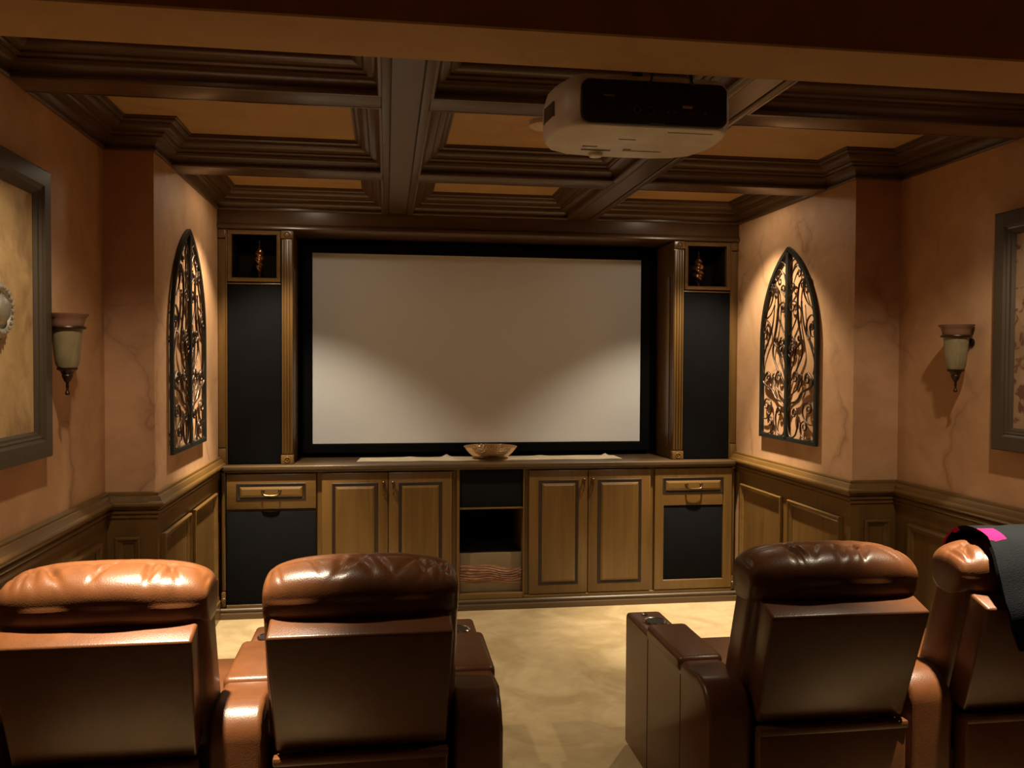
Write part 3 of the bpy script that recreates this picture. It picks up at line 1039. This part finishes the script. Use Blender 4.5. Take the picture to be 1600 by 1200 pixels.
# beaded medallion on the left panel
mc = (XL_NEAR + 0.019, 2.925, 1.762)
md = lathe('medallion', [(0.0, 0.050), (0.030, 0.048), (0.040, 0.040), (0.048, 0.030), (0.060, 0.028), (0.066, 0.034), (0.080, 0.034), (0.088, 0.026), (0.098, 0.012), (0.100, 0.0)], mc, 'silver', picL, 48, 'X')
bm = bmesh.new()
for k in range(22):
    a = 2 * PI * k / 22
    bmesh.ops.create_icosphere(bm, subdivisions=1, radius=0.0085, matrix=Matrix.Translation((mc[0] + 0.034, mc[1] + 0.073 * math.cos(a), mc[2] + 0.073 * math.sin(a))))
obj('beading', bm, 'silver', md, smooth=True)
bm = bmesh.new()
for k in range(26):
    a = 2 * PI * k / 26
    bmesh.ops.create_icosphere(bm, subdivisions=1, radius=0.009, matrix=Matrix.Translation((mc[0] + 0.010, mc[1] + 0.098 * math.cos(a), mc[2] + 0.098 * math.sin(a))))
obj('rim_beading', bm, 'silver', md, smooth=True)
picture(XR_NEAR, -1, 2.50, 3.335, 1.240, 2.250, 'parchment_red', 'framed red-speckled panel on the right wall')


def sconce(xw, sgn, y, z_top, label):
    r = thing('wall_sconce', (xw, y, z_top - 0.31), label, 'wall lamp', 'unlit alabaster wall sconces')
    cx = xw + sgn * 0.077
    zb = z_top - 0.307
    lathe('top_cap', [(0.050, 0.258), (0.056, 0.260), (0.060, 0.276), (0.064, 0.290), (0.074, 0.300), (0.076, 0.306), (0.070, 0.307), (0.058, 0.292), (0.050, 0.262), (0.050, 0.258)], (cx, y, zb), 'cap_bronze', r, 40)
    lathe('ring', [(0.052, 0.250), (0.064, 0.250), (0.066, 0.254), (0.064, 0.259), (0.052, 0.259), (0.052, 0.250)], (cx, y, zb), 'bronze', r, 40)
    lathe('shade', [(0.0, 0.100), (0.020, 0.100), (0.034, 0.104), (0.041, 0.118), (0.045, 0.150), (0.049, 0.200), (0.053, 0.250), (0.050, 0.250), (0.044, 0.190), (0.038, 0.125), (0.020, 0.108), (0.0, 0.106)], (cx, y, zb), 'alabaster', r, 40)
    f = lathe('holder', [(0.0, 0.050), (0.010, 0.052), (0.016, 0.064), (0.020, 0.074), (0.018, 0.078), (0.022, 0.084), (0.024, 0.090), (0.036, 0.098), (0.037, 0.103), (0.0, 0.103)], (cx, y, zb), 'bronze', r, 28)
    lathe('finial', [(0.0, 0.0), (0.007, 0.003), (0.009, 0.009), (0.006, 0.015), (0.004, 0.022), (0.006, 0.034), (0.005, 0.044), (0.008, 0.052), (0.0, 0.053)], (cx, y, zb), 'bronze', f, 18)
    bm = bmesh.new()
    add_lathe(bm, [(0.0, 0.0), (0.022, 0.0), (0.022, 0.005), (0.016, 0.009), (0.0, 0.010)] if sgn > 0 else [(0.0, 0.0), (0.022, 0.0), (0.022, -0.005), (0.016, -0.009), (0.0, -0.010)], (xw, y, zb + 0.225), 24, 'X')
    add_tube(bm, catmull([(xw + sgn * 0.006, y, zb + 0.225), (xw + sgn * 0.016, y, zb + 0.245), (cx - sgn * 0.054, y, zb + 0.255)], 5), 0.006, 8)
    obj('backplate', bm, 'bronze', r, smooth=True)


sconce(XL_NEAR, 1, 3.410, 1.778, 'alabaster wall sconce beside the framed picture on the left')
sconce(XR_NEAR, -1, 3.530, 1.785, 'alabaster wall sconce beside the framed picture on the right')

# ================================================================== PROJECTOR
pr = thing('projector', (0.71, 2.43, 2.245), 'white ceiling projector with black rear panel hanging from a mount', 'projector')
plan = [(0.512, 2.250), (0.478, 2.285), (0.456, 2.345), (0.448, 2.42), (0.455, 2.49), (0.482, 2.55), (0.53, 2.585), (0.60, 2.600), (0.71, 2.606), (0.82, 2.602),
        (0.885, 2.588), (0.932, 2.552), (0.955, 2.49), (0.962, 2.42), (0.958, 2.345), (0.944, 2.285), (0.920, 2.250)]
pcx, pcy = 0.708, 2.43
bm = bmesh.new()
rings = []
for sc_, z in ((0.93, 2.242), (0.965, 2.2445), (0.985, 2.252), (1.0, 2.268), (1.004, 2.31), (1.0, 2.345), (0.97, 2.370), (0.90, 2.383), (0.80, 2.386)):
    rings.append([bm.verts.new((pcx + (x - pcx) * sc_, max(pcy + (y - pcy) * sc_, 2.250 if sc_ > 0.96 else 0), z)) for x, y in plan])
n = len(plan)
for a, b in zip(rings, rings[1:]):
    for k in range(n):
        bm.faces.new((a[k], a[(k + 1) % n], b[(k + 1) % n], b[k]))
bm.faces.new(rings[0])
bm.faces.new(rings[-1])
obj('body', bm, 'white_plastic', pr, smooth=True, sharp=45)
bm = bmesh.new()
cr, (qx0, qx1, qz0, qz1) = 0.026, (0.514, 0.924, 2.246, 2.364)
out = []
for cx_, cz_, a0 in ((qx1 - cr, qz1 - cr, 0), (qx0 + cr, qz1 - cr, 1), (qx0 + cr, qz0 + cr, 2), (qx1 - cr, qz0 + cr, 3)):
    out += [(cx_ + cr * math.cos(PI / 2 * (a0 + k / 6)), cz_ + cr * math.sin(PI / 2 * (a0 + k / 6))) for k in range(7)]
rg = add_sweep(bm, out, [(0.0, -0.006), (0.0, 0.004), (0.003, 0.007), (0.008, 0.005)], True, lambda a, b, n: (a, 2.250 - n, b))
bm.faces.new([q[-1] for q in rg])
bm.faces.new([q[0] for q in rg])
rp = obj('rear_panel', bm, 'black_plastic', pr, smooth=True, sharp=40)
box('label', 0.575, 0.605, 2.2415, 2.2445, 2.318, 2.323, 'grey_print', rp)
tg = box('tag', 0.795, 0.823, 2.2405, 2.2445, 2.295, 2.302, 'yellow_tag', rp, 0.001, 1)
for x, rr in ((0.668, 0.010), (0.704, 0.010), (0.735, 0.004)):
    lathe('port', [(rr * 0.65, 0.0), (rr * 0.7, -0.003), (rr, -0.003), (rr, 0.0)], (x, 2.2440, 2.285), 'port_grey', rp, 18, 'Y')
for x in (0.755, 0.775, 0.86):
    lathe('port', [(0.0, -0.002), (0.004, -0.002), (0.005, 0.0)], (x, 2.2440, 2.284), 'port_grey', rp, 12, 'Y')
box('latch', 0.700, 0.745, 2.240, 2.256, 2.249, 2.2555, 'black_plastic', rp, 0.002, 1)
# underside details
box('print_line', 0.770, 0.900, 2.290, 2.2935, 2.2407, 2.2422, 'grey_print', pr)
box('print_line', 0.655, 0.705, 2.380, 2.385, 2.2407, 2.2422, 'grey_print', pr)
box('print_line', 0.72, 0.82, 2.505, 2.509, 2.2407, 2.2422, 'grey_print', pr)
box('print_label', 0.700, 0.722, 2.488, 2.510, 2.2407, 2.2422, 'grey_print', pr)
box('print_label', 0.570, 0.615, 2.470, 2.480, 2.2407, 2.2422, 'grey_print', pr)
ft = lathe('front_foot', [(0.0, -0.012), (0.018, -0.012), (0.022, -0.008), (0.022, 0.002), (0.0, 0.002)], (0.63, 2.555, 2.243), 'white_plastic', pr, 24)
box('foot_release', 0.575, 0.665, 2.508, 2.520, 2.2405, 2.2425, 'black_plastic', pr)
# side vent slats
for k in range(9):
    y = 2.335 + k * 0.012
    box('vent_slat', 0.4475 - 0.004 + abs(k - 6) * 0.0016, 0.462, y, y + 0.005, 2.285, 2.325, 'grey_print', pr)
lathe('lens', [(0.0, 0.0), (0.034, 0.0), (0.040, 0.008), (0.040, 0.012), (0.030, 0.008), (0.0, 0.004)], (0.80, 2.600, 2.315), 'black_plastic', pr, 28, 'Y')
# mount
box('mount_plate', 0.66, 0.78, 2.36, 2.48, 2.386, 2.396, 'black_plastic', pr, 0.002, 1)
lathe('mount_pole', [(0.0, 0.0), (0.018, 0.0), (0.018, 0.275), (0.0, 0.275)], (0.72, 2.42, 2.396), 'black_plastic', pr, 20)
lathe('ceiling_flange', [(0.0, 0.0), (0.055, 0.0), (0.055, 0.008), (0.0, 0.0085)], (0.72, 2.42, 2.671), 'black_plastic', pr, 28)
for ex, ey in ((0.60, 2.32), (0.84, 2.32), (0.60, 2.53), (0.84, 2.53)):
    bm = bmesh.new()
    add_tube(bm, [(0.72, 2.42, 2.398), (ex, ey, 2.392), (ex, ey, 2.376)], 0.007, 8)
    obj('mount_arm', bm, 'black_plastic', pr, smooth=True)
bm = bmesh.new()
add_tube(bm, catmull([(0.82, 2.252, 2.350), (0.81, 2.215, 2.360), (0.79, 2.235, 2.420), (0.74, 2.38, 2.50), (0.735, 2.40, 2.60)], 6), 0.006, 8)
obj('cable', bm, 'black_plastic', pr, smooth=True)
bm = bmesh.new()
add_tube(bm, catmull([(0.70, 2.252, 2.355), (0.70, 2.22, 2.365), (0.71, 2.25, 2.425), (0.72, 2.37, 2.48), (0.712, 2.395, 2.58)], 6), 0.004, 8)
obj('cable', bm, 'black_plastic', pr, smooth=True)

o = lathe('smoke_detector', [(0.0, -0.030), (0.030, -0.030), (0.058, -0.026), (0.070, -0.018), (0.074, 0.0), (0.0, 0.0)], (0.700, 3.785, Z_PANEL), 'trim_white', None, 36)
tag(o, 'round pale ceiling cover half hidden behind the projector', 'detector')

# ================================================================== RECLINERS
LE = 'leather'


def soft_box_bm(x0, x1, y0, y1, z0, z1, bev, seg=4, puff=0.0, cuts=8):
    bm = bmesh.new()
    add_box(bm, x0, x1, y0, y1, z0, z1, bev, seg)
    return bm


def lean(bm, y, z, ang):
    bmesh.ops.rotate(bm, verts=bm.verts[:], cent=(0, y, z), matrix=Matrix.Rotation(ang, 3, 'X'))


def headrest_bm(seed):
    rnd = random.Random(seed)
    pleats = [(rnd.uniform(-0.93, 0.93), rnd.uniform(0.012, 0.045), rnd.uniform(0.35, 1.25), rnd.uniform(-0.45, 0.45)) for k in range(13)]
    pleats += [(s_ * rnd.uniform(0.90, 0.97), 0.02, 0.9, 0.0) for s_ in (-1, 1)]
    bm = bmesh.new()
    NU, NV = 96, 72
    HW, AY, BZ = 0.282, 0.120, 0.086
    rings = []
    for i in range(NU + 1):
        t = -1 + 2 * i / NU
        t = math.copysign(1 - (1 - abs(t)) ** 1.35, t)
        e = (max(0.0, 1 - abs(t) ** 3.6)) ** (1 / 2.6)
        ring = []
        for j in range(NV):
            ph = 2 * PI * j / NV            # 0 = rear (-y), 90 deg = top, 180 = front
            cy, sz = -math.cos(ph), math.sin(ph)
            n = 2.5 if sz > 0 else 3.0
            q = (abs(cy) ** n + abs(sz) ** n) ** (-1 / n)
            y, z = AY * q * cy, BZ * q * sz
            deg = math.degrees(ph)
            disp = 0.0
            for c, wdt, amp, sl in pleats:
                cc = c + sl * (deg - 75) / 100
                win = math.exp(-((deg - 74) / 26) ** 2)
                disp -= 0.0135 * amp * win * math.exp(-((t - cc) / wdt) ** 2)
            disp -= 0.007 * math.exp(-((deg - 97) / 4.5) ** 2)             # piped seam along the crest
            disp += 0.006 * math.sin(5.2 * t + seed) * math.exp(-((deg - 20) / 40) ** 2)
            ln = math.hypot(y, z)
            y += disp * y / ln
            z += disp * z / ln
            ez = e ** 0.85
            crown = 0.010 * (1 - t * t)
            yy = y * (0.45 + 0.55 * e)
            zz = z * (0.18 + 0.82 * ez) if z > 0 else z * (0.80 + 0.20 * ez)
            ring.append(bm.verts.new((HW * t, yy + 0.0, zz + crown)))
        rings.append(ring)
    for a, b in zip(rings, rings[1:]):
        for k in range(NV):
            bm.faces.new((a[k], a[(k + 1) % NV], b[(k + 1) % NV], b[k]))
    bm.faces.new(rings[0][::-1])
    bm.faces.new(rings[-1])
    return bm


def arm_parts(root, xc, outer):
    """one arm: boxed body, overhanging pad, front console with cup holder"""
    hw = 0.072
    # side profile (y, z)
    prof = [(-0.440, 0.012), (-0.440, 0.500)]
    for k in range(1, 7):
        a = PI - k * (PI / 2) / 6
        prof.append((-0.345 + 0.095 * math.cos(a), 0.500 + 0.095 * math.sin(a)))
    prof += [(-0.200, 0.592), (-0.185, 0.566), (0.170, 0.556), (0.186, 0.566), (0.455, 0.566), (0.478, 0.560), (0.488, 0.540), (0.488, 0.012)]
    bm = bmesh.new()
    lo = [bm.verts.new((xc - hw, y, z)) for y, z in prof]
    hi = [bm.verts.new((xc + hw, y, z)) for y, z in prof]
    fl = bm.faces.new(lo)
    fh = bm.faces.new(hi[::-1])
    m = len(prof)
    for i in range(m):
        bm.faces.new((lo[i], hi[i], hi[(i + 1) % m], lo[(i + 1) % m]))
    es = list(fl.edges) + list(fh.edges)
    bmesh.ops.bevel(bm, geom=es, offset=0.016, segments=4, profile=0.5, affect='EDGES', clamp_overlap=True)
    a = obj('armrest', bm, LE, root, smooth=True, local=True, sharp=50)
    bm = soft_box_bm(xc - hw - 0.008, xc + hw + 0.008, -0.196, 0.178, 0.548, 0.606, 0.020, 4)
    obj('arm_pad', bm, LE, a, smooth=True, local=True, sharp=60)
    lathe('cup_ring', [(0.036, 0.0), (0.037, 0.007), (0.042, 0.009), (0.047, 0.006), (0.048, 0.0)], (xc, 0.315, 0.566), 'chrome', a, 32, local=True)
    lathe('cup_well', [(0.0, 0.0012), (0.020, 0.0014), (0.0365, 0.006)], (xc, 0.315, 0.566), 'black_plastic', a, 28, local=True)
    lathe('control_button', [(0.0, 0.008), (0.010, 0.007), (0.013, 0.003), (0.013, 0.0)], (xc - 0.012, 0.415, 0.566), 'chrome', a, 20, local=True)
    for s in (-1, 1):
        for y in (-0.190, 0.178):
            bm = bmesh.new()
            add_tube(bm, [(xc + s * (hw + 0.0002), y, 0.03), (xc + s * (hw + 0.0002), y, 0.545)], 0.0016, 6)
            obj('seam', bm, 'seam', a, local=True)
    return a


def recliner(xw, yw, arms, label, seed):
    r = thing('recliner', (xw, yw, 0), label, 'recliner', 'brown leather theatre recliners')
    obj('seat_base', soft_box_bm(-0.278, 0.278, -0.395, 0.440, 0.03, 0.330, 0.015, 2), LE, r, smooth=True, local=True)
    obj('seat_cushion', soft_box_bm(-0.276, 0.276, -0.300, 0.475, 0.325, 0.452, 0.040, 5), LE, r, smooth=True, local=True)
    obj('footrest', soft_box_bm(-0.274, 0.274, 0.442, 0.492, 0.06, 0.320, 0.018, 4), LE, r, smooth=True, local=True)
    th = math.atan2(0.125, 0.38)
    # padded front of the back (wider than the rear panel)
    bm = soft_box_bm(-0.280, 0.280, -0.345, -0.175, 0.425, 0.930, 0.055, 6)
    lean(bm, -0.335, 0.425, th)
    obj('back_cushion', bm, LE, r, smooth=True, local=True)
    # rear panel: flat upholstered board, a little narrower at the bottom
    bm = soft_box_bm(-0.256, 0.256, -0.445, -0.325, 0.472, 0.866, 0.009, 3)
    for v in bm.verts:
        v.co.x *= 0.965 + 0.045 * (v.co.z - 0.472) / 0.406
        if v.co.z > 0.8:
            v.co.z += 0.006 * math.cos(v.co.x / 0.256 * PI / 2) - 0.003
    lean(bm, -0.445, 0.472, th)
    bp_ = obj('back_panel', bm, LE, r, smooth=True, local=True)
    bm = headrest_bm(seed)
    bmesh.ops.rotate(bm, verts=bm.verts[:], cent=(0, 0, 0), matrix=Matrix.Rotation(0.06, 3, 'X'))
    bmesh.ops.translate(bm, verts=bm.verts[:], vec=(0, -0.390, 0.928))
    obj('headrest', bm, LE, r, smooth=True, local=True, sharp=75)
    # lower rear skirt with folded top flange
    lb = obj('lower_back', soft_box_bm(-0.250, 0.250, -0.466, -0.398, 0.03, 0.452, 0.010, 3), LE, r, smooth=True, local=True)
    obj('flange', soft_box_bm(-0.252, 0.252, -0.474, -0.440, 0.440, 0.466, 0.006, 2), LE, lb, smooth=True, local=True)
    for ax in arms:
        arm_parts(r, ax, ax)
    return r


YC = 2.955
P_ = 0.346
recliner(-0.780, YC, (-0.355, 0.350), 'brown leather recliner at far left, brightly lit headrest', 1)
recliner(-0.070, YC, (P_,), 'brown leather recliner left of the aisle', 2)
recliner(1.400, YC, (-P_ + 0.010, 0.355), 'brown leather recliner right of the aisle', 3)
recliner(2.110, YC, (P_ - 0.005,), 'brown leather recliner at far right under the black blanket', 4)


# ---- blanket over the far right headrest
def blanket():
    # cross-section over the headrest, local y,z of the recliner
    sec = catmull([Vector(p) for p in [(-0.225, 0.80), (-0.232, 0.90), (-0.250, 0.995), (-0.315, 1.050), (-0.400, 1.064), (-0.490, 1.045), (-0.550, 0.985),
                                       (-0.585, 0.915), (-0.612, 0.850), (-0.614, 0.790), (-0.612, 0.735)]], 6)
    n = len(sec)
    left = [(0.0, 1.918), (0.20, 1.922), (0.35, 1.925), (0.50, 1.912), (0.62, 1.890), (0.75, 1.885), (0.88, 1.900), (1.0, 1.930)]

    def xl(t):
        for (a, x), (b, y) in zip(left, left[1:]):
            if t <= b:
                return x + (y - x) * (t - a) / (b - a)
        return left[-1][1]
    NX = 26
    bm = bmesh.new()
    top, bot = [], []
    for j, p in enumerate(sec):
        t = j / (n - 1)
        pn = sec[min(j + 1, n - 1)] - sec[max(j - 1, 0)]
        nv = Vector((pn.y, -pn.x)).normalized()
        if nv.y < 0 and t < 0.75:
            pass
        x0 = xl(t)
        for i in range(NX + 1):
            u = i / NX
            x = x0 + (2.425 - x0) * u
            wv = 0.006 * math.sin(14 * u + 4 * t) + 0.004 * math.sin(31 * u + 9 * t)
            drop = 0.012 * max(0, 1 - u * 9) * (0 if t < 0.5 else 1)
            c = Vector((x, YC + p.x, p.y - drop))
            off = Vector((0, -abs(math.sin(t * 3.0)) * wv * 0.4, 0.3 * wv))
            top.append(bm.verts.new(c + off))
            inn = Vector((0, 0.011 if t > 0.5 else -0.011, -0.011 if 0.25 < t < 0.7 else 0))
            bot.append(bm.verts.new(c + off + inn))
    W = NX + 1
    pink = set()
    for j in range(n - 1):
        for i in range(NX):
            k = j * W + i
            f = bm.faces.new((top[k], top[k + 1], top[k + W + 1], top[k + W]))
            t, u = j / (n - 1), i / NX
            if (i == 0 and t < 0.30) or (u < 0.10 and 0.40 < t < 0.50) or (0.40 < u < 0.62 and 0.42 < t < 0.50) or (0.16 < u < 0.36 and 0.92 < t < 0.99):
                f.material_index = 1
            bm.faces.new((bot[k + W], bot[k + W + 1], bot[k + 1], bot[k]))
    for i in range(NX):
        for k in (i, (n - 1) * W + i):
            bm.faces.new((top[k], bot[k], bot[k + 1], top[k + 1]))
    for j in range(n - 1):
        for q, k in ((0, j * W), (1, j * W + NX)):
            f = bm.faces.new((top[k], top[k + W], bot[k + W], bot[k]))
            if j / (n - 1) < 0.3:
                f.material_index = 1
    o = obj('blanket', bm, ['wool', 'pink'], None, smooth=True, sharp=60)
    tag(o, 'black fleece blanket with pink blocks draped over the headrest', 'blanket')


blanket()
